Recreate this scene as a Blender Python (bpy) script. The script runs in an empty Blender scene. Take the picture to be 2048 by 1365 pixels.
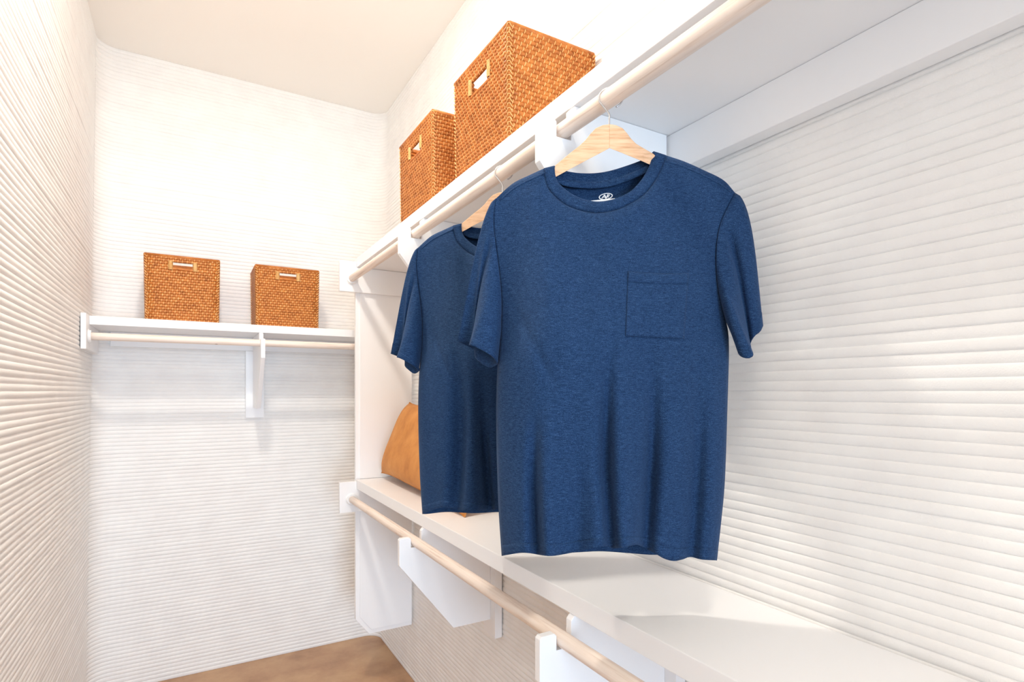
import bpy, bmesh, math, random
import numpy as np
from mathutils import Vector, Matrix, noise
from mathutils.bvhtree import BVHTree

scene = bpy.context.scene
col = scene.collection
random.seed(7)

# ------------------------------------------------------------------ camera
H = 1.48                       # eye height
FPX, CX, CY = 1113.0, 1024.0, 784.0
TH = math.atan2(644.0, FPX)    # the view turns right of the closet's long axis
ct, st = math.cos(TH), math.sin(TH)
cam_d = bpy.data.cameras.new('camera')
cam_d.sensor_width = 36.0
cam_d.lens = 36.0 * FPX / 2048.0
cam_d.shift_y = (CY - 682.5) / 2048.0
cam_d.clip_start = 0.02
cam = bpy.data.objects.new('camera', cam_d)
cam.location = (0, 0, H)
cam.rotation_euler = (math.pi / 2, 0, -TH)
col.objects.link(cam)
scene.camera = cam

# ------------------------------------------------------------------ light
CEIL = H + 1.698
YB = 3.36                      # back wall
YF = -1.45                     # wall behind the viewer, with the doorway
world = bpy.data.worlds.new('world')
scene.world = world
world.use_nodes = True
bgn = world.node_tree.nodes['Background']
bgn.inputs[0].default_value = (0.80, 0.90, 1.0, 1)
bgn.inputs[1].default_value = 0.05

def area(name, loc, rot, size, energy, color, size_y=None, shape='DISK', spread=math.pi):
    l = bpy.data.lights.new(name, 'AREA')
    l.shape = shape
    l.size = size
    if size_y:
        l.size_y = size_y
    l.energy = energy
    l.color = color
    l.spread = spread
    o = bpy.data.objects.new(name, l)
    o.location = loc
    o.rotation_euler = rot
    col.objects.link(o)
    return o

def lamp(name, loc, energy, color, radius):
    l = bpy.data.lights.new(name, 'POINT')
    l.energy = energy
    l.color = color
    l.shadow_soft_size = radius
    o = bpy.data.objects.new(name, l)
    o.location = loc
    col.objects.link(o)

# two ceiling downlights (with a fill point lamp added at the inner one to brighten the ceiling), and daylight from the room beyond the doorway behind the viewer
area('ceiling_downlight', (0.06, 1.60, CEIL - 0.02), (0, 0, 0), 0.15, 18, (1.0, 0.93, 0.83))
lamp('ceiling_fill_lamp', (0.06, 1.60, CEIL - 0.06), 9.5, (1.0, 0.92, 0.80), 0.05)
area('ceiling_downlight', (0.06, -0.20, CEIL - 0.02), (0, 0, 0), 0.30, 15, (1.0, 0.92, 0.80))
area('doorway_daylight', (0.0, -4.6, 1.25), (math.radians(90), 0, 0), 2.4, 380, (0.61, 0.80, 1.0), 2.4, 'RECTANGLE')

vs = scene.view_settings
vs.view_transform = 'Standard'
vs.look = 'None'
vs.gamma = 1.0
vs.use_curve_mapping = False
vs.exposure = -0.08
try:
    scene.cycles.max_bounces = 12
    scene.cycles.diffuse_bounces = 8
    scene.cycles.glossy_bounces = 4
except Exception:
    pass

# ------------------------------------------------------------------ materials
def srgb(r, g, b):
    def f(c):
        c /= 255.0
        return c / 12.92 if c <= 0.04045 else ((c + 0.055) / 1.055) ** 2.4
    return (f(r), f(g), f(b), 1.0)

def new_mat(name, base, rough=0.5, spec=0.5):
    m = bpy.data.materials.new(name)
    m.use_nodes = True
    nt = m.node_tree
    b = nt.nodes['Principled BSDF']
    b.inputs['Base Color'].default_value = base
    b.inputs['Roughness'].default_value = rough
    b.inputs['Specular IOR Level'].default_value = spec
    return m, nt, b

def coords(nt, scale=(1, 1, 1), kind='Object'):
    tc = nt.nodes.new('ShaderNodeTexCoord')
    mp = nt.nodes.new('ShaderNodeMapping')
    mp.inputs['Scale'].default_value = scale
    nt.links.new(tc.outputs[kind], mp.inputs['Vector'])
    return mp.outputs['Vector']

def tex_noise(nt, vec, scale, detail=4, rough=0.55):
    n = nt.nodes.new('ShaderNodeTexNoise')
    n.inputs['Scale'].default_value = scale
    n.inputs['Detail'].default_value = detail
    n.inputs['Roughness'].default_value = rough
    nt.links.new(vec, n.inputs['Vector'])
    return n.outputs['Fac']

def ramp(nt, fac, stops):
    r = nt.nodes.new('ShaderNodeValToRGB')
    el = r.color_ramp.elements
    el[0].position, el[0].color = stops[0]
    el[1].position, el[1].color = stops[1]
    for p, c in stops[2:]:
        e = el.new(p)
        e.color = c
    nt.links.new(fac, r.inputs['Fac'])
    return r.outputs['Color']

def bump(nt, bsdf, height, strength, dist):
    b = nt.nodes.new('ShaderNodeBump')
    b.inputs['Strength'].default_value = strength
    b.inputs['Distance'].default_value = dist
    nt.links.new(height, b.inputs['Height'])
    nt.links.new(b.outputs['Normal'], bsdf.inputs['Normal'])

def mat_wall():
    m, nt, b = new_mat('painted_print_wall', srgb(236, 233, 230), 0.62, 0.3)
    v = coords(nt)
    f = tex_noise(nt, v, 420, 3)
    c = ramp(nt, tex_noise(nt, v, 9, 4), [(0.3, srgb(240, 238, 236)), (0.7, srgb(246, 245, 243))])
    nt.links.new(c, b.inputs['Base Color'])
    bump(nt, b, f, 0.35, 0.0016)
    return m

def mat_ceiling():
    m, nt, b = new_mat('ceiling_paint', srgb(250, 246, 240), 0.8, 0.2)
    v = coords(nt)
    bump(nt, b, tex_noise(nt, v, 220, 3), 0.15, 0.001)
    return m

def mat_white():
    m, nt, b = new_mat('white_satin_paint', srgb(244, 244, 245), 0.38, 0.4)
    v = coords(nt)
    bump(nt, b, tex_noise(nt, v, 60, 3), 0.05, 0.001)
    return m

def mat_rod(axis):
    m, nt, b = new_mat('pale_rod_wood', srgb(226, 203, 183), 0.5, 0.35)
    sc = [90, 90, 90]
    sc[axis] = 2.2
    v = coords(nt, tuple(sc))
    g = tex_noise(nt, v, 1.6, 6, 0.65)
    c = ramp(nt, g, [(0.30, srgb(212, 190, 174)), (0.46, srgb(238, 222, 209)), (0.75, srgb(246, 235, 226))])
    sc2 = [14, 14, 14]
    sc2[axis] = 5
    k = tex_noise(nt, coords(nt, tuple(sc2)), 2.3, 2)
    kr = ramp(nt, k, [(0.735, (1, 1, 1, 1)), (0.78, srgb(150, 112, 90))])
    mx = nt.nodes.new('ShaderNodeMix')
    mx.data_type = 'RGBA'
    mx.blend_type = 'MULTIPLY'
    mx.inputs[0].default_value = 0.8
    nt.links.new(c, mx.inputs[6])
    nt.links.new(kr, mx.inputs[7])
    nt.links.new(mx.outputs[2], b.inputs['Base Color'])
    bump(nt, b, g, 0.2, 0.0006)
    return m

def mat_hanger(side):
    m, nt, b = new_mat('beech_hanger_wood', srgb(222, 172, 122), 0.42, 0.4)
    tc = nt.nodes.new('ShaderNodeTexCoord')
    mp = nt.nodes.new('ShaderNodeMapping')
    mp.inputs['Rotation'].default_value = (0, side * math.radians(24), 0)
    mp.inputs['Scale'].default_value = (9, 120, 120)
    nt.links.new(tc.outputs['Object'], mp.inputs['Vector'])
    g = tex_noise(nt, mp.outputs['Vector'], 2.0, 6, 0.6)
    c = ramp(nt, g, [(0.28, srgb(194, 146, 108)), (0.5, srgb(222, 180, 143)), (0.75, srgb(234, 198, 164))])
    nt.links.new(c, b.inputs['Base Color'])
    return m

def mat_floor():
    m, nt, b = new_mat('stained_concrete', srgb(160, 118, 82), 0.35, 0.5)
    v = coords(nt)
    a = tex_noise(nt, v, 3.0, 8, 0.62)
    c = ramp(nt, a, [(0.25, srgb(140, 104, 76)), (0.45, srgb(182, 142, 108)), (0.60, srgb(198, 160, 122)), (0.8, srgb(214, 178, 138))])
    nt.links.new(c, b.inputs['Base Color'])
    bump(nt, b, tex_noise(nt, v, 40, 5), 0.08, 0.002)
    return m

def mat_shirt():
    m, nt, b = new_mat('heather_navy_jersey', srgb(40, 72, 116), 0.85, 0.15)
    v = coords(nt, (900, 900, 1900))
    f = tex_noise(nt, v, 1.0, 2, 0.6)
    w = tex_noise(nt, coords(nt, (120, 120, 1400)), 1.0, 2)
    ad = nt.nodes.new('ShaderNodeMath')
    ad.operation = 'MULTIPLY_ADD'
    ad.inputs[1].default_value = 0.5
    nt.links.new(w, ad.inputs[0])
    nt.links.new(f, ad.inputs[2])
    c = ramp(nt, ad.outputs[0], [(0.55, srgb(10, 27, 54)), (0.74, srgb(21, 48, 84)), (0.95, srgb(54, 84, 122))])
    nt.links.new(c, b.inputs['Base Color'])
    b.inputs['Sheen Weight'].default_value = 0.18
    b.inputs['Sheen Roughness'].default_value = 0.5
    b.inputs['Sheen Tint'].default_value = srgb(120, 150, 195)
    bump(nt, b, f, 0.3, 0.0008)
    return m

def mat_rattan(name, lo, mid, hi):
    m, nt, b = new_mat(name, mid, 0.5, 0.35)
    v = coords(nt)
    a = tex_noise(nt, v, 34, 4, 0.65)
    c = ramp(nt, a, [(0.28, lo), (0.5, mid), (0.74, hi)])
    nt.links.new(c, b.inputs['Base Color'])
    return m

def mat_leather():
    m, nt, b = new_mat('tan_suede', srgb(198, 130, 62), 0.62, 0.3)
    v = coords(nt)
    a = tex_noise(nt, v, 9, 7, 0.65)
    c = ramp(nt, a, [(0.25, srgb(178, 112, 52)), (0.5, srgb(203, 136, 68)), (0.75, srgb(218, 154, 86))])
    nt.links.new(c, b.inputs['Base Color'])
    bump(nt, b, tex_noise(nt, v, 60, 6), 0.25, 0.002)
    return m

def mat_metal():
    m, nt, b = new_mat('chrome_wire', srgb(205, 205, 208), 0.25, 0.5)
    b.inputs['Metallic'].default_value = 0.9
    return m

M = dict(wall=mat_wall(), ceiling=mat_ceiling(), white=mat_white(), rod_y=mat_rod(1), rod_x=mat_rod(0),
         hang_l=mat_hanger(1), hang_r=mat_hanger(-1), floor=mat_floor(), shirt=mat_shirt(),
         coil=mat_rattan('rattan_core', srgb(150, 82, 32), srgb(188, 112, 50), srgb(212, 138, 66)),
         strip=mat_rattan('rattan_peel', srgb(214, 152, 88), srgb(232, 174, 110), srgb(243, 198, 140)),
         wrap=mat_rattan('pale_cane_wrap', srgb(206, 152, 90), srgb(224, 176, 112), srgb(236, 196, 138)),
         leather=mat_leather(), metal=mat_metal(),
         print=new_mat('white_print', srgb(240, 240, 240), 0.6)[0],
         plastic=new_mat('white_plastic', srgb(240, 240, 240), 0.3)[0])

# ------------------------------------------------------------------ helpers
def tag(o, label=None, cat=None, group=None, kind=None):
    if label: o['label'] = label
    if cat: o['category'] = cat
    if group: o['group'] = group
    if kind: o['kind'] = kind
    return o

def empty(name, loc=(0, 0, 0), rz=0.0):
    o = bpy.data.objects.new(name, None)
    o.empty_display_size = 0.05
    o.location = loc
    o.rotation_euler = (0, 0, rz)
    col.objects.link(o)
    return o

def link_mesh(name, me, mat, parent=None, smooth=False):
    o = bpy.data.objects.new(name, me)
    if mat is not None and not me.materials:
        me.materials.append(mat)
    if smooth:
        me.polygons.foreach_set('use_smooth', [True] * len(me.polygons))
    col.objects.link(o)
    if parent is not None:
        o.parent = parent
    return o

def pydata(name, verts, faces, mat, parent=None, smooth=False):
    me = bpy.data.meshes.new(name)
    me.from_pydata([tuple(v) for v in verts], [], faces)
    me.update()
    return link_mesh(name, me, mat, parent, smooth)

def bm_obj(name, bm, mat, parent=None, bevel=0.0, segs=2, smooth=False):
    bmesh.ops.recalc_face_normals(bm, faces=bm.faces)
    if bevel:
        es = [e for e in bm.edges if len(e.link_faces) == 2 and e.calc_face_angle(0) > 0.4]
        bmesh.ops.bevel(bm, geom=es, offset=bevel, segments=segs, profile=0.6, affect='EDGES')
    me = bpy.data.meshes.new(name)
    bm.to_mesh(me)
    bm.free()
    return link_mesh(name, me, mat, parent, smooth)

def add_box(bm, x0, x1, y0, y1, z0, z1):
    vs_ = [bm.verts.new(p) for p in ((x0, y0, z0), (x1, y0, z0), (x1, y1, z0), (x0, y1, z0),
                                     (x0, y0, z1), (x1, y0, z1), (x1, y1, z1), (x0, y1, z1))]
    for f in ((0, 3, 2, 1), (4, 5, 6, 7), (0, 1, 5, 4), (1, 2, 6, 5), (2, 3, 7, 6), (3, 0, 4, 7)):
        bm.faces.new([vs_[i] for i in f])

def box(name, x0, x1, y0, y1, z0, z1, mat, parent=None, bevel=0.002):
    bm = bmesh.new()
    add_box(bm, x0, x1, y0, y1, z0, z1)
    return bm_obj(name, bm, mat, parent, bevel)

def prism(name, prof, axis, t0, t1, mat, parent=None, bevel=0.002):
    """extrude a closed 2-D profile; axis 'y': (x,z) along y; axis 'x': (y,z) along x"""
    bm = bmesh.new()
    def P(p, t):
        return (p[0], t, p[1]) if axis == 'y' else (t, p[0], p[1])
    a = [bm.verts.new(P(p, t0)) for p in prof]
    b = [bm.verts.new(P(p, t1)) for p in prof]
    bm.faces.new(a)
    bm.faces.new(b)
    n = len(prof)
    for i in range(n):
        bm.faces.new([a[i], a[(i + 1) % n], b[(i + 1) % n], b[i]])
    return bm_obj(name, bm, mat, parent, bevel)

def tube_mesh(bm, pts, radii, sides=10, caps=True):
    rings = []
    up = Vector((0.13, 0.21, 0.97))
    n = len(pts)
    pts = [Vector(p) for p in pts]
    for i, p in enumerate(pts):
        t = (pts[min(i + 1, n - 1)] - pts[max(i - 1, 0)]).normalized()
        a = t.cross(up)
        if a.length < 1e-4:
            a = t.cross(Vector((1, 0, 0)))
        a.normalize()
        b = t.cross(a).normalized()
        r = radii if isinstance(radii, (int, float)) else radii[i]
        rings.append([bm.verts.new(p + a * (r * math.cos(q)) + b * (r * math.sin(q)))
                      for q in (2 * math.pi * k / sides for k in range(sides))])
    for r0, r1 in zip(rings, rings[1:]):
        for k in range(sides):
            bm.faces.new([r0[k], r0[(k + 1) % sides], r1[(k + 1) % sides], r1[k]])
    if caps:
        bm.faces.new(rings[0][::-1])
        bm.faces.new(rings[-1])

def lathe(bm, prof, origin, axis, sides=28):
    """prof: (distance along axis, radius)"""
    ax = Vector(axis).normalized()
    a = ax.orthogonal().normalized()
    b = ax.cross(a)
    o = Vector(origin)
    rings = [[bm.verts.new(o + ax * d + (a * math.cos(q) + b * math.sin(q)) * r)
              for q in (2 * math.pi * k / sides for k in range(sides))] for d, r in prof]
    for r0, r1 in zip(rings, rings[1:]):
        for k in range(sides):
            bm.faces.new([r0[k], r0[(k + 1) % sides], r1[(k + 1) % sides], r1[k]])
    bm.faces.new(rings[0][::-1])
    bm.faces.new(rings[-1])

def catmull(pts, n):
    """resample an open polyline smoothly to n points, evenly by length"""
    P = [Vector(p) for p in pts]
    if len(P) == 2:
        return [P[0].lerp(P[1], i / (n - 1)) for i in range(n)]
    dense = []
    for i in range(len(P) - 1):
        p0 = P[i - 1] if i > 0 else P[0] * 2 - P[1]
        p1, p2 = P[i], P[i + 1]
        p3 = P[i + 2] if i + 2 < len(P) else P[-1] * 2 - P[-2]
        for k in range(16):
            t = k / 16
            dense.append(0.5 * ((2 * p1) + (p2 - p0) * t + (2 * p0 - 5 * p1 + 4 * p2 - p3) * t * t
                                + (3 * p1 - p0 - 3 * p2 + p3) * t ** 3))
    dense.append(P[-1])
    L = [0]
    for a, b in zip(dense, dense[1:]):
        L.append(L[-1] + (b - a).length)
    out, j = [], 0
    for i in range(n):
        d = L[-1] * i / (n - 1)
        while j < len(L) - 2 and L[j + 1] < d:
            j += 1
        s = (d - L[j]) / max(L[j + 1] - L[j], 1e-9)
        out.append(dense[j].lerp(dense[j + 1], min(max(s, 0), 1)))
    return out

# ------------------------------------------------------------------ the room
PITCH = 0.0195
NL = int(round(CEIL / PITCH))
PITCH = CEIL / NL
def xl(z): return -0.428 + 0.040 * z / CEIL          # the printed walls lean a little
def xr(z): return 0.992 + 0.044 * z / CEIL
RC = 0.085                                            # rounded inner corners
USTEP = [0.0, 0.07, 0.22, 0.5, 0.78, 0.93, 1.0]
NPROF = len(USTEP)
def bead(i, k, h, ex=4.0):
    """(z fraction, outward bulge) of bead i at profile step k: a pressed, pillow-like layer"""
    u = USTEP[k]
    return u, h * (1 - abs(2 * u - 1) ** ex)
def wob(i, s, seed, amp):
    return amp * (noise.noise((s * 3.1, i * 0.83, seed)) + 0.55 * noise.noise((s * 10.5, i * 1.7, seed + 9)))
def edge_z(i, s, seed):
    return i * PITCH + (0 if i in (0, NL) else 0.0016 * noise.noise((s * 2.3, i * 0.61, seed + 4)))

def straight_layers(parent, side, amp, step):
    y0, y1 = YF, YB - RC
    n = int((y1 - y0) / step)
    seed = 1.0 if side < 0 else 5.0
    for i in range(NL):
        verts, faces = [], []
        jig = 0.0016 * noise.noise((i * 7.3, seed, 0.5))
        for j in range(n + 1):
            y = y0 + (y1 - y0) * j / n
            z0, z1 = edge_z(i, y, seed), edge_z(i + 1, y, seed)
            w = wob(i, y, seed, amp) + jig
            fade = 1 - min(1, max(0, (y - (y1 - 0.15)) / 0.15))
            for k in range(NPROF):
                u, bl = bead(i, k, 0.0030 + (0.0010 * fade if side < 0 else 0.0), 2.4 if side < 0 else 4.5)
                z = z0 + (z1 - z0) * u
                off = bl + (w * fade if 0 < k < NPROF - 1 else 0)
                x = xl(z) + off if side < 0 else xr(z) - off
                verts.append((x, y, z))
        for j in range(n):
            for k in range(NPROF - 1):
                a = j * NPROF + k
                f = (a, a + 1, a + NPROF + 1, a + NPROF)
                faces.append(f if side > 0 else f[::-1])
        pydata('print_layer', verts, faces, M['wall'], parent, True)

def backing(name, x0, x1, y0, y1, z0=0.0, z1=None):
    o = box(name, x0, x1, y0, y1, z0, CEIL if z1 is None else z1, M['wall'], None, 0)
    tag(o, kind='structure')
    return o

wl = backing('wall_left', -0.62, -0.432, YF - 0.14, YB + 0.2)
straight_layers(wl, -1, 0.0013, 0.03)
wr = backing('wall_right', 1.042, 1.22, YF - 0.14, YB + 0.2)
straight_layers(wr, 1, 0.0007, 0.03)

def back_wall():
    path = []
    xa, xb = 0.0, 1.0
    # parameter points: (kind, value); the x of the side walls depends on height
    seq = []
    for q in range(0, 9):
        seq.append(('l', math.pi / 2 * q / 8))
    nm = 44
    for j in range(1, nm):
        seq.append(('m', j / nm))
    for q in range(0, 9):
        seq.append(('r', math.pi / 2 * q / 8))
    verts, faces = [], []
    n = len(seq)
    for i in range(NL):
        base = len(verts)
        jig = 0.0012 * noise.noise((i * 5.1, 3.0, 0.5))
        for j, (kd, v) in enumerate(seq):
            s = j * 0.033
            z0, z1 = edge_z(i, s, 3.0), edge_z(i + 1, s, 3.0)
            if j < 2: z0, z1 = edge_z(i, YB - RC, 1.0), edge_z(i + 1, YB - RC, 1.0)
            if j > n - 3: z0, z1 = edge_z(i, YB - RC, 5.0), edge_z(i + 1, YB - RC, 5.0)
            fade = min(1, j / 8, (n - 1 - j) / 8)
            w = (wob(i, s, 3.0, 0.0007) + jig) * fade
            for k in range(NPROF):
                u, bl = bead(i, k, 0.0030, 3.6)
                z = z0 + (z1 - z0) * u
                off = bl + (w if 0 < k < NPROF - 1 else 0)
                L, R = xl(z), xr(z)
                if kd == 'l':
                    c = (L + RC, YB - RC)
                    nx, ny = math.cos(v), -math.sin(v)
                    x, y = c[0] - RC * math.cos(v), c[1] + RC * math.sin(v)
                elif kd == 'm':
                    nx, ny = 0, -1
                    x, y = L + RC + (R - L - 2 * RC) * v, YB
                else:
                    c = (R - RC, YB - RC)
                    nx, ny = -math.sin(v), -math.cos(v)
                    x, y = c[0] + RC * math.sin(v), c[1] + RC * math.cos(v)
                verts.append((x + nx * off, y + ny * off, z))
        for j in range(n - 1):
            for k in range(NPROF - 1):
                a = base + j * NPROF + k
                faces.append((a, a + 1, a + NPROF + 1, a + NPROF))
    o = pydata('wall_back', verts, faces, M['wall'], None, True)
    tag(o, kind='structure')
back_wall()
fl = box('floor', -0.62, 1.22, YF - 0.14, YB + 0.2, -0.06, 0.0, M['floor'], None, 0)
tag(fl, kind='structure')
ce = box('ceiling', -0.62, 1.22, YF - 0.14, YB + 0.2, CEIL, CEIL + 0.06, M['ceiling'], None, 0)
tag(ce, kind='structure')
# wall behind the viewer, open where the doorway is
bm = bmesh.new()
add_box(bm, -0.44, -0.36, YF - 0.14, YF, 0, CEIL)
add_box(bm, 0.60, 1.05, YF - 0.14, YF, 0, CEIL)
add_box(bm, -0.36, 0.60, YF - 0.14, YF, 2.25, CEIL)
tag(bm_obj('wall_front', bm, M['wall']), kind='structure')

# ------------------------------------------------------------------ shelving on the right wall
SX = 0.70                    # shelf front
RX = 0.675                   # rod axis
YP = 2.729                   # face of the end panel
Y0 = -0.95                   # shelves run on past the viewer
ZU_T, ZU_B, ZU_R = H + 0.649, H + 0.604, H + 0.546
ZL_T, ZL_B, ZL_R = H - 0.428, H - 0.472, H - 0.5185
def wx(z): return xr(z) - 0.0085     # furthest a board can go before it meets the beads

us = box('wall_shelf', SX, wx(ZU_T), Y0, YP + 0.025, ZU_B, ZU_T, M['white'])
tag(us, 'long white upper shelf on the right wall holding two large wicker baskets', 'shelf', 'closet shelves')
ls = box('wall_shelf', SX, wx(ZL_T), Y0, YP, ZL_B, ZL_T, M['white'])
tag(ls, 'long white lower shelf on the right wall running under the hanging shirts', 'shelf', 'closet shelves')

c = box('wall_cleat', 0.976, wx(ZU_B), Y0, YP, ZU_B - 0.090, ZU_B - 0.0005, M['white'])
tag(c, 'flat white cleat board along the right wall beneath the upper shelf', 'cleat', 'shelf cleats')
# end panel: a larger board with a slightly smaller face board on it
ep = empty('end_panel', (0, 0, 0))
tag(ep, 'tall white end panel between upper and lower shelf with a chamfered bottom corner', 'panel')
zb = H - 1.198
prism('backing_panel', [(SX, H - 1.114), (SX + 0.067, zb), (wx(zb), zb), (wx(zb), ZU_B - 0.001), (SX, ZU_B - 0.001)],
      'y', YP + 0.006, YP + 0.025, M['white'], ep, 0.0015)
prism('face_panel', [(SX + 0.020, H - 1.104), (SX + 0.076, zb + 0.022), (0.985, zb + 0.022), (0.985, ZL_B - 0.001), (SX + 0.020, ZL_B - 0.001)],
      'y', YP, YP + 0.006, M['white'], ep, 0.001)
prism('face_panel', [(SX + 0.020, ZL_T + 0.001), (0.985, ZL_T + 0.001), (0.985, ZU_B - 0.001), (SX + 0.020, ZU_B - 0.001)],
      'y', YP, YP + 0.006, M['white'], ep, 0.001)

# rod plates on the panel
def plate_right(zt, zb_, label, shelf_t, shelf_b):
    # full-depth board; cut back where the shelf runs through it
    prof = [(0.618, zb_), (0.985, zb_), (0.985, shelf_b - 0.001), (SX - 0.001, shelf_b - 0.001), (SX - 0.001, zt), (0.618, zt)]
    o = prism('rod_plate', prof, 'y', YP - 0.019, YP, M['white'], None, 0.0015)
    tag(o, label, 'rod plate', 'rod end plates')
plate_right(H + 0.630, H + 0.482, 'white plate at the far end of the upper right rod, on the end panel', ZU_T, ZU_B)
plate_right(H - 0.434, H - 0.581, 'white plate at the far end of the lower right rod, on the end panel', ZL_T, ZL_B)

RR = 0.0166
def rod(name, p0, p1, mat, label, flange_ends):
    e = empty(name, p0)
    tag(e, label, 'rod', 'closet rods')
    p0, p1 = Vector(p0), Vector(p1)
    d = p1 - p0
    bm = bmesh.new()
    n = 24
    tube_mesh(bm, [d * (i / n) for i in range(n + 1)], RR, 28)
    bm_obj('pole', bm, mat, e, 0, smooth=True)
    for at, ax in flange_ends:
        bm = bmesh.new()
        ax = Vector(ax)
        lathe(bm, [(0, 0.030), (0.003, 0.030), (0.004, 0.027), (0.010, 0.0255), (0.011, 0.0245), (0.011, RR + 0.0008)],
              Vector(at) - p0, ax)
        o = bm_obj('socket', bm, M['plastic'], e, 0, smooth=False)
        tag(o, 'round white end socket')
rod('closet_rod', (RX, YP - 0.0195, ZU_R), (RX, Y0, ZU_R), M['rod_y'],
    'pale wooden rod under the upper right shelf carrying the two shirts', [((RX, YP - 0.0195, ZU_R), (0, -1, 0))])
rod('closet_rod', (RX, YP - 0.0195, ZL_R), (RX, Y0, ZL_R), M['rod_y'],
    'empty pale wooden rod below the lower right shelf', [((RX, YP - 0.0195, ZL_R), (0, -1, 0))])

# brackets
def bracket_prof(top, wall_a):
    return [(-0.060, -0.075), (0.140, -0.326), (wall_a, -0.326), (wall_a, top), (0.028, top), (0.0185, top - 0.010),
            (0.0185, -0.0172), (-0.0185, -0.0172), (-0.0185, 0.013), (-0.0235, 0.018), (-0.055, 0.018), (-0.060, 0.013)]
def bracket_right(yc, zr, zb_, label, group):
    e = empty('shelf_bracket', (RX, yc, zr - 0.326))
    tag(e, label, 'bracket', group)
    wa = 0.970 - RX
    pr = [(p[0], p[1] + 0.326) for p in bracket_prof(zb_ - zr - 0.0005, wa)]
    # clear the cleat
    cl = (0.976 if zr > H else 0.964) - 0.0005 - RX
    q = []
    for (a, b) in pr:
        q.append((min(a, cl), b))
    prism('bracket_arm', q, 'y', -0.0095, 0.0095, M['white'], e, 0.0018)
    zt = zb_ - (0.0905 if zr > H else 0.0010)
    box('backing_board', cl + 0.0002, wx(zt - 0.3) - RX, -0.0445, 0.0445, -0.059, zt - (zr - 0.326), M['white'], e, 0.0015)
bracket_right(0.9595, ZU_R, ZU_B, 'white bracket at the shoulder of the front shirt, gripping the upper rod', 'rod brackets')
bracket_right(1.8345, ZU_R, ZU_B, 'white bracket on the upper rod just behind the rear shirt\'s shoulder', 'rod brackets')
bracket_right(0.9595, ZL_R, ZL_B, 'nearest white bracket on the lower rod, cut by the bottom of the picture', 'rod brackets')
bracket_right(1.8345, ZL_R, ZL_B, 'white bracket on the lower rod in front of the end panel, seen whole', 'rod brackets')

# ------------------------------------------------------------------ shelving on the back wall
BY = 3.02                    # shelf front
BRY = 2.995                  # rod axis
ZB_T, ZB_B, ZB_R = H + 0.332, H + 0.294, H + 0.240
WYB = YB - 0.0085
xle = xl(ZB_T) + 0.0062
s = box('wall_shelf', xle + 0.0195, wx(ZB_T) - 0.02, BY, WYB, ZB_B, ZB_T, M['white'])
tag(s, 'shorter white shelf across the back wall holding two small wicker baskets', 'shelf', 'closet shelves')
c = box('wall_cleat', -0.337, wx(ZB_B) - 0.02, WYB - 0.019, WYB, ZB_B - 0.072, ZB_B - 0.0005, M['white'])
tag(c, 'white cleat board on the back wall under the back shelf', 'cleat', 'shelf cleats')
p = box('rod_plate', xle, xle + 0.019, 2.936, WYB - 0.045, H + 0.182, ZB_T + 0.002, M['white'], None, 0.0015)
tag(p, 'white plate on the left wall at the left end of the back rod', 'rod plate', 'rod end plates')
px0 = xle + 0.0195
rod('closet_rod', (px0, BRY, ZB_R), (0.985, BRY, ZB_R), M['rod_x'],
    'pale wooden rod under the back shelf', [((px0, BRY, ZB_R), (1, 0, 0))])
e = empty('shelf_bracket', (0.3065, BRY, ZB_R - 0.326))
tag(e, 'white bracket in the middle of the back wall under the back shelf', 'bracket', 'rod brackets')
wa = WYB - 0.0195 - BRY
prism('bracket_arm', [(a, b + 0.326) for a, b in bracket_prof(ZB_B - ZB_R - 0.0005, wa)], 'x', -0.0095, 0.0095, M['white'], e, 0.0018)
box('backing_board', -0.0455, 0.0455, wa + 0.0003, WYB - BRY, -0.056, ZB_B - 0.0725 - (ZB_R - 0.326), M['white'], e, 0.0015)

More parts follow.
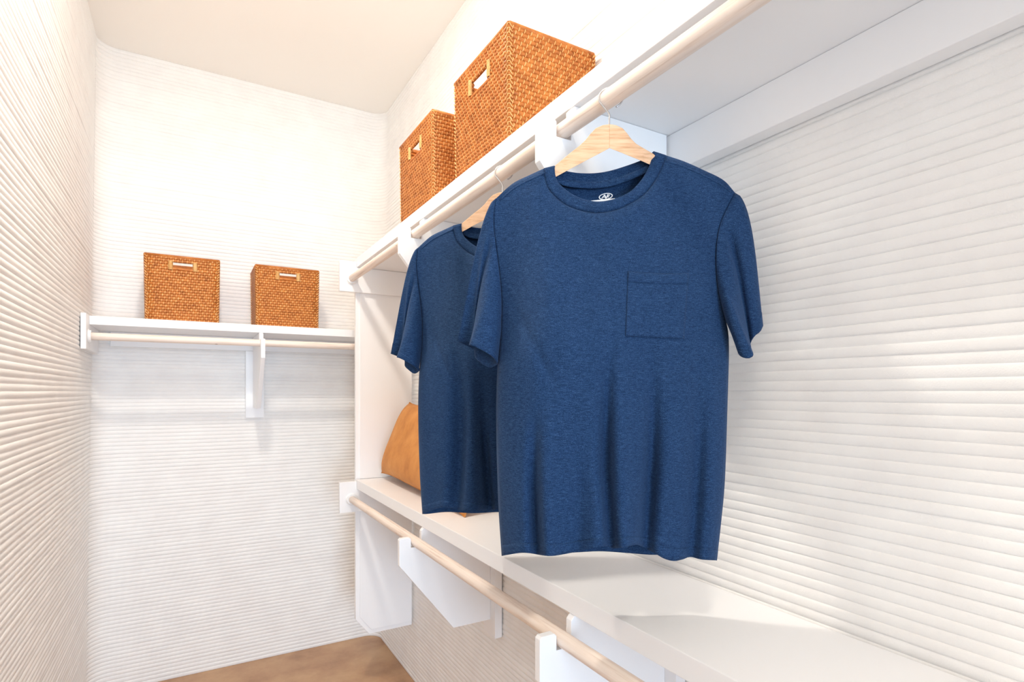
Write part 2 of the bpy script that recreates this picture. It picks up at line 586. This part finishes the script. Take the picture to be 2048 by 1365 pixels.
# ------------------------------------------------------------------ wicker baskets
def make_basket(W, D, HT, hole_w, hole_h, hole_top):
    """W along the handle faces (local x), D deep (local y), origin at the base centre"""
    root = empty('wicker_basket')
    row = 0.0122
    nr = int(HT / row)
    row = HT / nr
    taper = 0.004
    r = row * 0.56
    bmc, bms = bmesh.new(), bmesh.new()
    def half(z):
        k = 1 - (1 - z / HT)
        return W / 2 - taper * (1 - z / HT), D / 2 - taper * (1 - z / HT)
    hz1 = HT - hole_top
    hz0 = hz1 - hole_h
    rng = random.Random(int(W * 1000))
    for i in range(nr):
        z = row * (i + 0.5)
        hx, hy = half(z)
        for fidx in range(4):
            L = hx if fidx % 2 == 0 else hy
            dist = hy if fidx % 2 == 0 else hx
            def P(u, out, zz, fidx=fidx, dist=dist):
                q = (u, -(dist - r + out))
                if fidx == 0: return Vector((q[0], q[1], zz))
                if fidx == 1: return Vector((-q[1], q[0], zz))
                if fidx == 2: return Vector((-q[0], -q[1], zz))
                return Vector((q[1], -q[0], zz))
            spans = [(-L + r * 0.3, L - r * 0.3)]
            if fidx % 2 == 0 and hz0 < z < hz1:
                spans = [(-L + r * 0.3, -hole_w / 2), (hole_w / 2, L - r * 0.3)]
            for a, b in spans:
                ns = max(2, int((b - a) / 0.035))
                pts = [P(a + (b - a) * k / ns, 0.0006 * rng.uniform(-1, 1), z + 0.0006 * rng.uniform(-1, 1)) for k in range(ns + 1)]
                tube_mesh(bmc, pts, [r * rng.uniform(0.93, 1.04) for _ in pts], 6)
            # binding peel: thin strips laced over the coils, staggered from row to row
            sp = 0.0190
            n = int(2 * L / sp)
            off = ((i % 2) * 0.5 + 0.07 * i) % 1.0
            for k in range(-1, n + 1):
                u = -L + (k + off + 0.5) * sp + rng.uniform(-0.0012, 0.0012)
                if abs(u) > L - 0.003: continue
                if fidx % 2 == 0 and hz0 - row < z < hz1 and abs(u) < hole_w / 2 + 0.004: continue
                w = 0.0015
                sl = 0.0020
                prof = [(-0.62, 0.25), (-0.30, 0.95), (0.0, 1.16), (0.30, 0.95), (0.62, 0.25)]
                strip = []
                for zz, oo in prof:
                    strip.append((bms.verts.new(P(u - w + sl * zz, r * oo, z + zz * row)),
                                  bms.verts.new(P(u + sl * zz, r * oo + 0.0005, z + zz * row)),
                                  bms.verts.new(P(u + w + sl * zz, r * oo, z + zz * row))))
                for s0, s1 in zip(strip, strip[1:]):
                    bms.faces.new([s0[0], s0[1], s1[1], s1[0]])
                    bms.faces.new([s0[1], s0[2], s1[2], s1[1]])
    # corner lacing: slanted stitches over each upright edge
    for i in range(nr):
        z = row * (i + 0.5)
        hx, hy = half(z)
        for sx_, sy_ in ((-1, -1), (1, -1), (1, 1), (-1, 1)):
            cpt = Vector((sx_ * (hx - 0.0005), sy_ * (hy - 0.0005), z + row * 0.35))
            a = Vector((sx_ * (hx - 0.011), sy_ * (hy + 0.0008), z - row * 0.45))
            b = Vector((sx_ * (hx + 0.0008), sy_ * (hy - 0.011), z - row * 0.45))
            tube_mesh(bms, [a, cpt + Vector((-sx_ * 0.002, sy_ * 0.0015, 0)), cpt + Vector((sx_ * 0.0015, -sy_ * 0.002, 0)), b], 0.0015, 5)
    o = bm_obj('woven_coils', bmc, M['coil'], root, 0, smooth=True)
    tag(o, 'dark orange rattan coils', kind='stuff')
    o = bm_obj('binding_peel', bms, M['strip'], root, 0, smooth=True)
    tag(o, 'light rattan peel lacing', kind='stuff')
    # rim
    bm = bmesh.new()
    hx, hy = W / 2 - r * 0.7, D / 2 - r * 0.7
    for a, b in (((-hx, -hy), (hx, -hy)), ((hx, -hy), (hx, hy)), ((hx, hy), (-hx, hy)), ((-hx, hy), (-hx, -hy))):
        tube_mesh(bm, [(a[0], a[1], HT), (b[0], b[1], HT)], r * 1.05, 8)
    bm_obj('rim', bm, M['coil'], root, 0, smooth=True)
    bx, by = half(0)
    box('base', -bx + r, bx - r, -by + r, by - r, 0.001, 0.007, M['coil'], root, 0)
    # handle openings: a cane bar above and below, pale wrapping at both ends
    for sy_ in (-1, 1):
        hy_ = half(hz1)[1] - r
        for sx_ in (-1, 1):
            bm = bmesh.new()
            xw = sx_ * (hole_w / 2 + 0.006)
            nt_ = int((hole_h + 0.012) / 0.0042)
            for k in range(nt_):
                zz = hz0 - 0.006 + (k + 0.5) * 0.0042
                tube_mesh(bm, [(xw - sx_ * 0.008, sy_ * (hy_ + r * 0.6), zz), (xw, sy_ * (hy_ + r * 1.45), zz),
                               (xw + sx_ * 0.010, sy_ * (hy_ + r * 0.9), zz + 0.001)], 0.0022, 6)
            tag(bm_obj('handle_wrap', bm, M['wrap'], root, 0, smooth=True), 'pale cane wrapping')
    return root

def copy_tree(o, parent=None):
    c = o.copy()
    col.objects.link(c)
    c.parent = parent
    for ch in list(o.children):
        copy_tree(ch, c)
    return c

big = make_basket(0.348, 0.288, 0.318, 0.105, 0.038, 0.044)
big.location = (0.720 + 0.144, (1.262 + 1.612) / 2, ZU_T + 0.0005)
big.rotation_euler = (0, 0, -math.pi / 2)
tag(big, 'large square wicker basket on the upper right shelf, nearest and highest in view', 'basket', 'wicker storage baskets')
b2 = copy_tree(big)
b2.location = (0.720 + 0.144, (1.790 + 2.138) / 2, ZU_T + 0.0005)
tag(b2, 'wicker basket on the upper right shelf, partly hidden behind the nearest basket')
small = make_basket(0.308, 0.245, 0.302, 0.086, 0.034, 0.022)
small.location = (-0.029, 3.055 + 0.1225, ZB_T + 0.0005)
tag(small, 'left wicker basket on the back shelf, facing square on', 'basket', 'wicker storage baskets')
s2 = copy_tree(small)
s2.location = (0.437, 3.055 + 0.1245, ZB_T + 0.0005)
tag(s2, 'right wicker basket on the back shelf above the back bracket, its left side showing')

# ------------------------------------------------------------------ shirts on hangers
K0 = 0.0
def build_shirt(pxc, label, hanger_label, seed):
    """traced at its own distance: the shirt hangs facing the door, turned on the rod"""
    r = (pxc - CX) / FPX
    D = RX / (st + ct * r)                # distance of the hanging point along the view axis
    yrod = D * (ct - st * r)
    root = empty('t_shirt', (RX, yrod, ZU_R), -TH)
    tag(root, label, 'shirt', 'navy shirts on the upper rod')
    DT = 1.0331                           # size taken at this distance, the same for both shirts
    PX0, PY0 = 1221.0, CY - (ZU_R - H) / DT * FPX
    def BP(px, py, n):
        k = (DT - n) / FPX
        return Vector(((px - CX) * k - (PX0 - CX) / FPX * DT, -n, (CY - py) * k - (ZU_R - H)))
    rng = random.Random(seed)
    sd = seed * 3.7
    NU, NV = 96, 104
    left = catmull([(1004, 1112), (997, 1000), (993, 850), (995, 745), (1002, 660), (1003, 600), (998, 540), (989, 470), (987, 430), (992, 398)], NV + 1)
    right = catmull([(1433, 1121), (1442, 1040), (1449, 960), (1454, 815), (1457, 690), (1451, 640), (1437, 580), (1432, 520), (1436, 470), (1446, 435), (1470, 387)], NV + 1)
    hem_f = [(1004, 1112), (1032, 1107), (1055, 1106), (1097, 1112), (1130, 1108), (1182, 1097), (1212, 1093), (1226, 1097),
             (1250, 1095), (1275, 1090), (1308, 1106), (1327, 1117), (1346, 1122), (1364, 1119), (1380, 1114), (1402, 1119), (1433, 1121)]
    if seed != 1:
        hem_f = [(1004, 1112), (1030, 1108), (1052, 1102), (1080, 1101), (1112, 1106), (1140, 1112), (1180, 1111), (1225, 1105), (1262, 1108),
                 (1300, 1114), (1346, 1116), (1390, 1110), (1433, 1121)]
    bot_f = catmull(hem_f, NU + 1)
    bot_b = catmull([(1004, 1112), (1060, 1104), (1130, 1106), (1200, 1103), (1262, 1107), (1310, 1110), (1370, 1106), (1433, 1121)], NU + 1)
    neck_f = [(1088, 338), (1091, 362), (1100, 382), (1128, 408), (1163, 422), (1198, 426), (1232, 420), (1263, 406), (1292, 386), (1316, 352), (1332, 312)]
    neck_b = [(1088, 338), (1098, 352), (1115, 361), (1138, 366), (1165, 369), (1190, 369), (1219, 365), (1254, 354), (1285, 340), (1312, 324), (1332, 312)]
    shl = [(992, 398), (1026, 368), (1060, 351), (1088, 338)]
    shr = [(1332, 312), (1368, 324), (1404, 340), (1446, 361), (1470, 387)]
    n1, n2 = 24, 44
    n3 = NU - n1 - n2
    def top(neck):
        a, b, c_ = catmull(shl, n1 + 1), catmull(neck, n2 + 1), catmull(shr, n3 + 1)
        return a[:-1] + b + c_[1:]
    top_f, top_b = top(neck_f), top(neck_b)
    fold_pos = [(1078, 11, 1.0, 0.42), (1222, 13, 1.0, 0.72), (1294, 15, 0.9, 0.60), (1150, 22, 0.35, 0.4), (1388, 17, 0.7, 0.60)]
    if seed != 1:
        fold_pos = [(1112, 22, 0.9, 0.75), (1190, 16, 1.0, 0.65), (1300, 18, 0.8, 0.6), (1388, 15, 0.7, 0.5)]
    def coons(u, v, i, j, bot, topc):
        L, R_, B, T = left[j], right[j], bot[i], topc[i]
        return ((1 - u) * L + u * R_ + (1 - v) * B + v * T
                - ((1 - u) * (1 - v) * bot[0] + u * (1 - v) * bot[-1] + (1 - u) * v * topc[0] + u * v * topc[-1]))
    def smooth(a, b, x):
        t = min(1, max(0, (x - a) / (b - a)))
        return t * t * (3 - 2 * t)
    def depth(u, v, px, py, front):
        e = max(0.0, 1 - abs(2 * u - 1) ** 2.6) ** (0.55 + 0.40 * smooth(0.50, 0.66, v))
        g = smooth(0, 0.45, 1 - v)                # opens out downward
        base = 0.014 + 0.027 * g + 0.010 * (1 - v)
        nb = max(0.0, 1 - ((px - 1208) / 140.0) ** 2) ** 1.5 * smooth(0.70, 1.0, v) * 0.026
        n = e * base * min(1.0, (max(0.0, 1 - v) / 0.05 + 0.02)) ** 0.5 + nb * e
        if front:
            for p0, w, a, vt in fold_pos:
                p = p0 + 10 * math.sin(v * 5 + p0)
                g2 = smooth(vt, vt * 0.25, v)
                n -= a * g2 * 0.036 * math.exp(-((px - p) / w) ** 2)
                n += a * g2 * 0.012 * math.exp(-((px - p - 2.2 * w) / (1.6 * w)) ** 2)
            n += e * (0.008 * noise.noise((px * 0.011 + sd, v * 2.0, 1.0)) + 0.0025 * noise.noise((px * 0.03 + sd, v * 6, 5.0)))
            n += e * 0.048 * g * math.exp(-((px - 1115) / 165.0) ** 2)
            n -= 0.006 * math.exp(-(((px - 1400) + (py - 640) * 0.55) / 9.0) ** 2) * smooth(0.42, 0.52, v) * smooth(0.80, 0.62, v) * e
            n -= 0.006 * math.exp(-(((px - 1052) - (py - 660) * 0.5) / 10.0) ** 2) * smooth(0.42, 0.52, v) * smooth(0.80, 0.62, v) * e
            n += e * (1 - v) ** 2 * 0.012 * math.sin(px * 0.034 + sd)
            return n
        n = -n + e * 0.010 * noise.noise((px * 0.012 + sd, v * 1.5, 8.0))
        return n
    def sheet(bot, topc, front):
        A = np.zeros((NV + 1, NU + 1, 2))
        for j in range(NV + 1):
            for i in range(NU + 1):
                p = coons(i / NU, j / NV, i, j, bot, topc)
                A[j, i] = (p.x, p.y)
        for _ in range(160):                  # relax the inside so no kink runs down from the neck
            A[1:-1, 1:-1] = 0.5 * A[1:-1, 1:-1] + 0.125 * (A[:-2, 1:-1] + A[2:, 1:-1] + A[1:-1, :-2] + A[1:-1, 2:])
        return [[BP(A[j, i, 0], A[j, i, 1], depth(i / NU, j / NV, A[j, i, 0], A[j, i, 1], front)) for i in range(NU + 1)]
                for j in range(NV + 1)]
    def P2(pts): return [Vector((p.x, p.y)) for p in pts]
    left, right = P2(left), P2(right)
    bot_f, bot_b, top_f, top_b = P2(bot_f), P2(bot_b), P2(top_f), P2(top_b)
    GF = sheet(bot_f, top_f, True)
    GB = sheet(bot_b, top_b, False)
    def grid(name, G, flip, thick=0.0012, mat='shirt', off=0.0):
        m_, n_ = len(G), len(G[0])
        verts = [p for rw in G for p in rw]
        faces = []
        for j in range(m_ - 1):
            for i in range(n_ - 1):
                a = j * n_ + i
                f = (a, a + 1, a + n_ + 1, a + n_)
                faces.append(f[::-1] if flip else f)
        o = pydata(name, verts, faces, M[mat], root, True)
        if thick:
            sm = o.modifiers.new('cloth', 'SOLIDIFY')
            sm.thickness = thick
            sm.offset = off
        return o
    grid('front_panel', GF, False)
    grid('back_panel', GB, True)
    tri = lambda G: ([p for rw in G for p in rw],
                     [(j * (NU + 1) + i, j * (NU + 1) + i + 1, (j + 1) * (NU + 1) + i + 1, (j + 1) * (NU + 1) + i)
                      for j in range(NV) for i in range(NU)])
    bvf = BVHTree.FromPolygons(*tri(GF))
    bvb = BVHTree.FromPolygons(*tri(GB))
    eye = Vector((-(PX0 - CX) / FPX * DT, -DT, -(ZU_R - H)))
    def on(bv, px, py, lift):
        t = BP(px, py, 0) - eye
        d = t.normalized()
        h = bv.ray_cast(eye, d)
        if h[0] is None:
            return BP(px, py, 0.02)
        return h[0] - d * lift
    # turned hem: a second layer at the bottom edge
    GH = [[GF[j][i] + Vector((0, -0.0011, 0)) for i in range(NU + 1)] for j in range(0, 4)]
    grid('hem', GH, False, 0.0008)
    # sleeves
    def sleeve(arm, cuff, outer, name_sign, nf, crease):
        """arm: pixel curve from shoulder tip down to the underarm; cuff: loop of (px,py,n) from the outer edge round the front"""
        NW, NT = 56, 40
        hw = NW // 2
        a = catmull(arm, hw + 1)
        ring0 = []
        for k in range(NW):
            if k <= hw:
                q = a[k]; s_ = math.sin(math.pi * k / hw)
                ring0.append((q.x, q.y, 0.0016 + 0.002 * s_))
            else:
                q = a[NW - k]; s_ = math.sin(math.pi * (NW - k) / hw)
                ring0.append((q.x, q.y, 0.0004 - 0.003 * s_))
        cf, ci = cuff
        lp = [Vector((p[0], p[1], p[2] * 1000)) for p in cf]
        fr = catmull(lp[:ci + 1], hw + 1)
        bk = catmull(lp[ci:] + [lp[0]], NW - hw + 1)
        ring1 = [(q.x, q.y, q.z / 1000) for q in fr + bk[1:-1]]
        kc = min(range(NW), key=lambda k: abs(ring1[k][0] - crease[0]) + abs(ring1[k][1] - crease[1]) + (200 if k > hw else 0))
        G = []
        for t_ in range(NT + 1):
            t = t_ / NT
            rw = []
            for k in range(NW):
                x = ring0[k][0] * (1 - t) + ring1[k][0] * t
                y = ring0[k][1] * (1 - t) + ring1[k][1] * t
                tn = t ** 0.8
                n = ring0[k][2] * (1 - tn) + ring1[k][2] * tn
                ang = 2 * math.pi * k / NW
                wo = max(0, math.cos(ang)) ** 1.0
                x += outer[0] * wo * (math.sin(math.pi * t ** 0.5)) 
                y += outer[1] * wo * math.sin(math.pi * t ** 0.6)
                n += 0.010 * math.sin(math.pi * t) * math.sin(ang) * nf
                n += 0.0025 * noise.noise((x * 0.035 + sd, y * 0.008, 2.0)) * math.sin(math.pi * min(1, t * 1.2))
                n -= 0.020 * math.exp(-((k - kc) / 1.3) ** 2) * min(1, t / 0.25) * (1 - 0.3 * t)
                rw.append(BP(x, y, n))
            rw.append(rw[0])
            G.append(rw)
        o = grid('sleeve', G, name_sign > 0)
        bm_ = bmesh.new(); bm_.from_mesh(o.data)
        bmesh.ops.remove_doubles(bm_, verts=bm_.verts, dist=1e-6)
        bm_.to_mesh(o.data); bm_.free()
        o.data.polygons.foreach_set('use_smooth', [True] * len(o.data.polygons))
        cen = [sum((G[j][k] for k in range(NW)), Vector()) / NW for j in range(NT + 1)]
        GC = []
        for j in range(NT - 4, NT + 1):
            rw = []
            for k in range(NW + 1):
                d = (G[j][k] - cen[j])
                d.z = 0
                rw.append(G[j][k] + (d.normalized() * 0.0010 if d.length else d))
            GC.append(rw)
        grid('cuff', GC, name_sign > 0, 0.0008)
    sleeve([(992, 398), (987, 430), (989, 470), (998, 540), (1003, 600), (1002, 660)],
           ([(916, 683, -0.030), (928, 687, -0.034), (943, 690, -0.030), (939, 691, 0.026), (950, 694, 0.038), (968, 703, 0.040), (986, 715, 0.032),
             (995, 728, 0.006), (985, 734, -0.012), (976, 735, -0.022), (962, 726, -0.034), (951, 716, -0.044), (948, 700, -0.054), (930, 690, -0.050)], 7),
           (-13, 0), -1, 1.0, (942, 690))
    sleeve([(1470, 387), (1446, 435), (1436, 470), (1432, 520), (1437, 580), (1450, 636), (1455, 650)],
           ([(1525, 652, -0.030), (1519, 664, -0.020), (1508, 673, -0.018), (1500, 690, -0.016), (1506, 710, 0.044), (1499, 717, 0.050), (1487, 716, 0.046), (1477, 708, 0.030),
             (1473, 690, 0.008), (1472, 676, -0.012), (1475, 668, -0.036), (1485, 660, -0.056), (1506, 656, -0.062), (1518, 652, -0.050)], 8),
           (17, -3), 1, 1.0, (1501, 689))
    # collar: one continuous band, front and back
    f_in = [(1109, 333), (1111, 353), (1121, 371), (1146, 390), (1174, 401), (1201, 404), (1231, 398), (1260, 384), (1283, 360), (1299, 331), (1307, 304)]
    b_in = [(1307, 304), (1296, 313), (1280, 322.5), (1254, 332), (1219, 342.5), (1190, 347), (1160, 347), (1138, 344), (1120, 339), (1109, 333)]
    NCF = 48
    fi, fo = catmull(f_in, NCF), catmull(neck_f, NCF)
    bi, bo = catmull(b_in, NCF), catmull(neck_b[::-1], NCF)
    def nn(t, amp): return amp * (math.sin(math.pi * t)) ** 0.7
    def zof(G, i): return G[NV][n1 + int(round(i * n2 / (NCF - 1)))]
    rows = []
    for q in range(5):
        f = q / 4
        rw = []
        for k in range(NCF):
            t = k / (NCF - 1)
            o_ = fo[k].lerp(fi[k], f)
            base = -zof(GF, k).y
            rw.append(BP(o_.x, o_.y, base + 0.0012 + 0.0016 * math.sin(math.pi * f) - 0.002 * f + 0.003 * f * math.sin(math.pi * t)))
        for k in range(1, NCF - 1):
            t = k / (NCF - 1)
            o_ = bo[k].lerp(bi[k], f)
            base = -zof(GB, NCF - 1 - k).y
            rw.append(BP(o_.x, o_.y, base - 0.001 - 0.001 * math.sin(math.pi * f) + 0.003 * f))
        rw.append(rw[0])
        rows.append(rw)
    grid('collar', rows, False, 0.0018)
    # neck tape inside the back
    tp = catmull([(1112, 352), (1130, 362), (1160, 366), (1190, 367), (1225, 362), (1260, 350), (1296, 334)], 40)
    rows = []
    for q in range(4):
        rw = []
        for k, p in enumerate(tp):
            base = -zof(GB, int(2 + k * (NCF - 5) / 39)).y
            rw.append(BP(p.x, p.y - 3 + q * 4.6, base + 0.0024))
        rows.append(rw)
    grid('neck_tape', rows, True, 0.001)
    # printed neck mark: oval ring with a zigzag in it, and a pale label below
    V, F = [], []
    def quad(a, b, c_, d):
        i0 = len(V)
        for p in (a, b, c_, d):
            V.append(on(bvb, p[0], p[1], 0.0022))
        F.append((i0, i0 + 1, i0 + 2, i0 + 3))
    lx, ly = 1211.5, 393.5
    def E(q, kx, ky):
        x, y = kx * math.cos(q), ky * math.sin(q)
        return (lx + x, ly - y - 0.14 * x)
    for k in range(32):
        q0, q1 = 2 * math.pi * k / 32, 2 * math.pi * (k + 1) / 32
        quad(E(q0, 14, 6.6), E(q1, 14, 6.6), E(q1, 12, 5.0), E(q0, 12, 5.0))
    def stroke(a, b, w):
        dx, dy = b[0] - a[0], b[1] - a[1]
        L = math.hypot(dx, dy)
        ox, oy = -dy / L * w / 2, dx / L * w / 2
        g = lambda p: (lx + p[0], ly + p[1] - 0.14 * p[0])
        quad(g((a[0] + ox, a[1] + oy)), g((b[0] + ox, b[1] + oy)), g((b[0] - ox, b[1] - oy)), g((a[0] - ox, a[1] - oy)))
    for a, b, w in (((-8, 3), (-2.5, -3.6), 1.6), ((-2.5, -3.6), (0.6, 4.4), 2.6), ((0.6, 4.4), (4.2, -4.0), 1.5), ((2.6, 2.6), (6.0, -3.6), 1.3), ((4.6, 2.6), (8.0, -2.6), 1.3), ((-5.4, 1.0), (-1.4, 1.0), 1.2)):
        stroke(a, b, w)
    tag(pydata('neck_print', V, F, M['print'], root), 'white oval printed mark inside the neck')
    V, F = [], []
    for k in range(10):
        x0, x1 = 1178 + 52 * k / 10, 1178 + 52 * (k + 1) / 10
        y0, y1 = 402.4 - 5.2 * k / 10, 402.4 - 5.2 * (k + 1) / 10
        quad((x0, y0), (x1, y1), (x1, 414), (x0, 414))
    tag(pydata('care_label', V, F, M['print'], root), 'white label edge inside the neck')
    # breast pocket
    if seed == 1:
        rows = []
        for j in range(25):
            v = j / 24
            rw = []
            for i in range(25):
                u = i / 24
                x = (1251 + 117 * u) * (1 - v) + (1256.5 + 120.5 * u) * v
                y = (673 + 5 * u) * (1 - v) + (543 + 3.5 * u + 2.5 * math.sin(math.pi * u)) * v
                wr = 0.0026 + 0.0020 * math.sin(math.pi * u) * math.sin(math.pi * v) ** 0.5
                dcr = abs((x - 1262) - (675 - y) * -0.26 - 32) / 7.0
                wr += -0.0016 * math.exp(-(dcr ** 2)) * math.sin(math.pi * v)
                rw.append(on(bvf, x, y, wr))
            rows.append(rw)
        grid('pocket', rows, False, 0.0014)
        grid('pocket_hem', [[p + Vector((0, -0.0012, 0)) for p in rw] for rw in rows[20:]], False, 0.0008)
    # shoulder seam facing, set forward of the fold
    for cur in ([(1000, 403), (1030, 378), (1062, 361), (1089, 349)], [(1331, 324), (1368, 336), (1404, 352), (1440, 371), (1462, 387)]):
        cc = catmull(cur, 24)
        rows = [[on(bvf, p.x, p.y - 2.0 * q, 0.0012) for p in cc] for q in range(3)]
        grid('shoulder_seam', rows, True, 0.0008)

    # --- the hanger
    hr = empty('clothes_hanger', (RX, yrod, ZU_R), -TH)
    tag(hr, hanger_label, 'hanger', 'wooden hangers on the upper rod')
    def arm(side):
        if side < 0:
            up = [(1219, 249), (1206, 251), (1192, 257), (1181, 268), (1171, 281), (1158, 293), (1140, 307), (1109, 333), (1060, 366), (1026, 388), (1004, 408)]
            lo = [(1219, 297), (1206, 304), (1192, 311.5), (1181, 317), (1171, 322.5), (1158, 329.5), (1140, 339), (1111, 355), (1066, 382), (1034, 402), (1010, 420)]
        else:
            up = [(1219, 249), (1232, 251), (1245, 257), (1254, 267), (1262, 278), (1272, 288), (1285, 296), (1306, 308), (1352, 347), (1412, 362), (1448, 384)]
            lo = [(1219, 297), (1232, 302), (1245, 307), (1254, 311), (1262, 314), (1272, 318), (1285, 323.5), (1302, 331), (1350, 362), (1402, 374), (1442, 390)]
        bm = bmesh.new()
        ring = []
        for k, (a, b) in enumerate(zip(up, lo)):
            hn = 0.0065 if k < 7 else (0.0032 if k == 7 else 0.0026)
            bow = 0.0
            q = [BP(a[0], a[1], bow + hn * 0.8), BP(b[0], b[1], bow + hn), BP(b[0], b[1], bow - hn), BP(a[0], a[1], bow - hn * 0.8)]
            ring.append([bm.verts.new(p) for p in q])
        for r0, r1 in zip(ring, ring[1:]):
            for k in range(4):
                bm.faces.new([r0[k], r0[(k + 1) % 4], r1[(k + 1) % 4], r1[k]])
        bm.faces.new(ring[0]); bm.faces.new(ring[-1])
        bm_obj('hanger_arm', bm, M['hang_l' if side < 0 else 'hang_r'], hr, 0.0009, 2)
    arm(-1)
    arm(1)
    rx, rz = 0.0222, 0.0188
    foot = BP(1218.5, 250, 0)
    zc = -0.0006
    pts = [foot + Vector((0, 0, -0.006)), foot + Vector((0, 0, 0.010)), foot + Vector((-0.0005, 0, 0.020))]
    for k in range(22):
        q = math.radians(208 - k * 13)
        pts.append(Vector((rx * math.cos(q) + 0.0005, 0, zc + rz * math.sin(q))))
    P3 = catmull(pts, 60)
    bm = bmesh.new()
    tube_mesh(bm, P3, 0.0016, 8)
    tag(bm_obj('hook', bm, M['metal'], hr, 0, smooth=True), 'thin chrome wire hook')

build_shirt(1221.0, 'front navy heather t-shirt with a breast pocket, facing the viewer', 'light wooden hanger holding the front shirt', 1)
build_shirt(1007.0, 'rear navy t-shirt half hidden behind the front shirt', 'light wooden hanger half hidden behind the front shirt, holding the rear shirt', 2)

# ------------------------------------------------------------------ tan cushion leaning on the wall
def cushion(y_mid, wid, size, label, tilt, bulge, roll):
    root = empty('cushion', (0.884, y_mid, ZL_T))
    tag(root, label, 'cushion')
    N = 44
    def sheet(sgn):
        G = []
        for j in range(N + 1):
            rw = []
            for i in range(N + 1):
                a, b = 2 * i / N - 1, 2 * j / N - 1
                pinch = 1 - 0.070 * (1 - a ** 6) * abs(b) ** 3       # sides draw in, corners stay out as ears
                pinch2 = 1 - 0.040 * (1 - b * b) * abs(a) ** 9
                x, z = a * wid / 2 * pinch2, b * size / 2 * pinch
                th = bulge * ((1 - a ** 10) * (1 - b ** 4)) ** 0.62
                th += 0.004 * noise.noise((a * 3 + size, b * 3 + sgn, y_mid)) * (1 - a ** 4) * (1 - b ** 4)
                rw.append(Vector((sgn * th, x, z)))
            G.append(rw)
        return G
    R_ = Matrix.Rotation(tilt, 3, 'Y') @ Matrix.Rotation(roll, 3, 'X')
    low = None
    meshes = []
    for sgn in (-1, 1):
        G = sheet(sgn)
        meshes.append(([R_ @ p for rw in G for p in rw], sgn))
    low = min(p.z for vs_, _ in meshes for p in vs_)
    for vs_, sgn in meshes:
        verts = [p + Vector((0, 0, -low + 0.001)) for p in vs_]
        faces = []
        for j in range(N):
            for i in range(N):
                a = j * (N + 1) + i
                f = (a, a + 1, a + N + 2, a + N + 1)
                faces.append(f if sgn > 0 else f[::-1])
        o = pydata('cover', verts, faces, M['leather'], root, True)
    # welt along the seam
    bm = bmesh.new()
    vs0 = meshes[0][0]
    idx = [i for i in range(N + 1)] + [(j + 1) * (N + 1) - 1 for j in range(1, N + 1)] + \
          [N * (N + 1) + i for i in range(N - 1, -1, -1)] + [j * (N + 1) for j in range(N - 1, 0, -1)]
    pts = [vs0[i] + Vector((0, 0, -low + 0.001)) for i in idx]
    tube_mesh(bm, pts + [pts[0]], 0.0022, 6, False)
    bm_obj('seam_welt', bm, M['leather'], root, 0, smooth=True)
    return root
cushion(2.205, 0.985, 0.375, 'long tan suede cushion leaning on the lower shelf behind the shirts', math.radians(22), 0.060, math.radians(1.6))
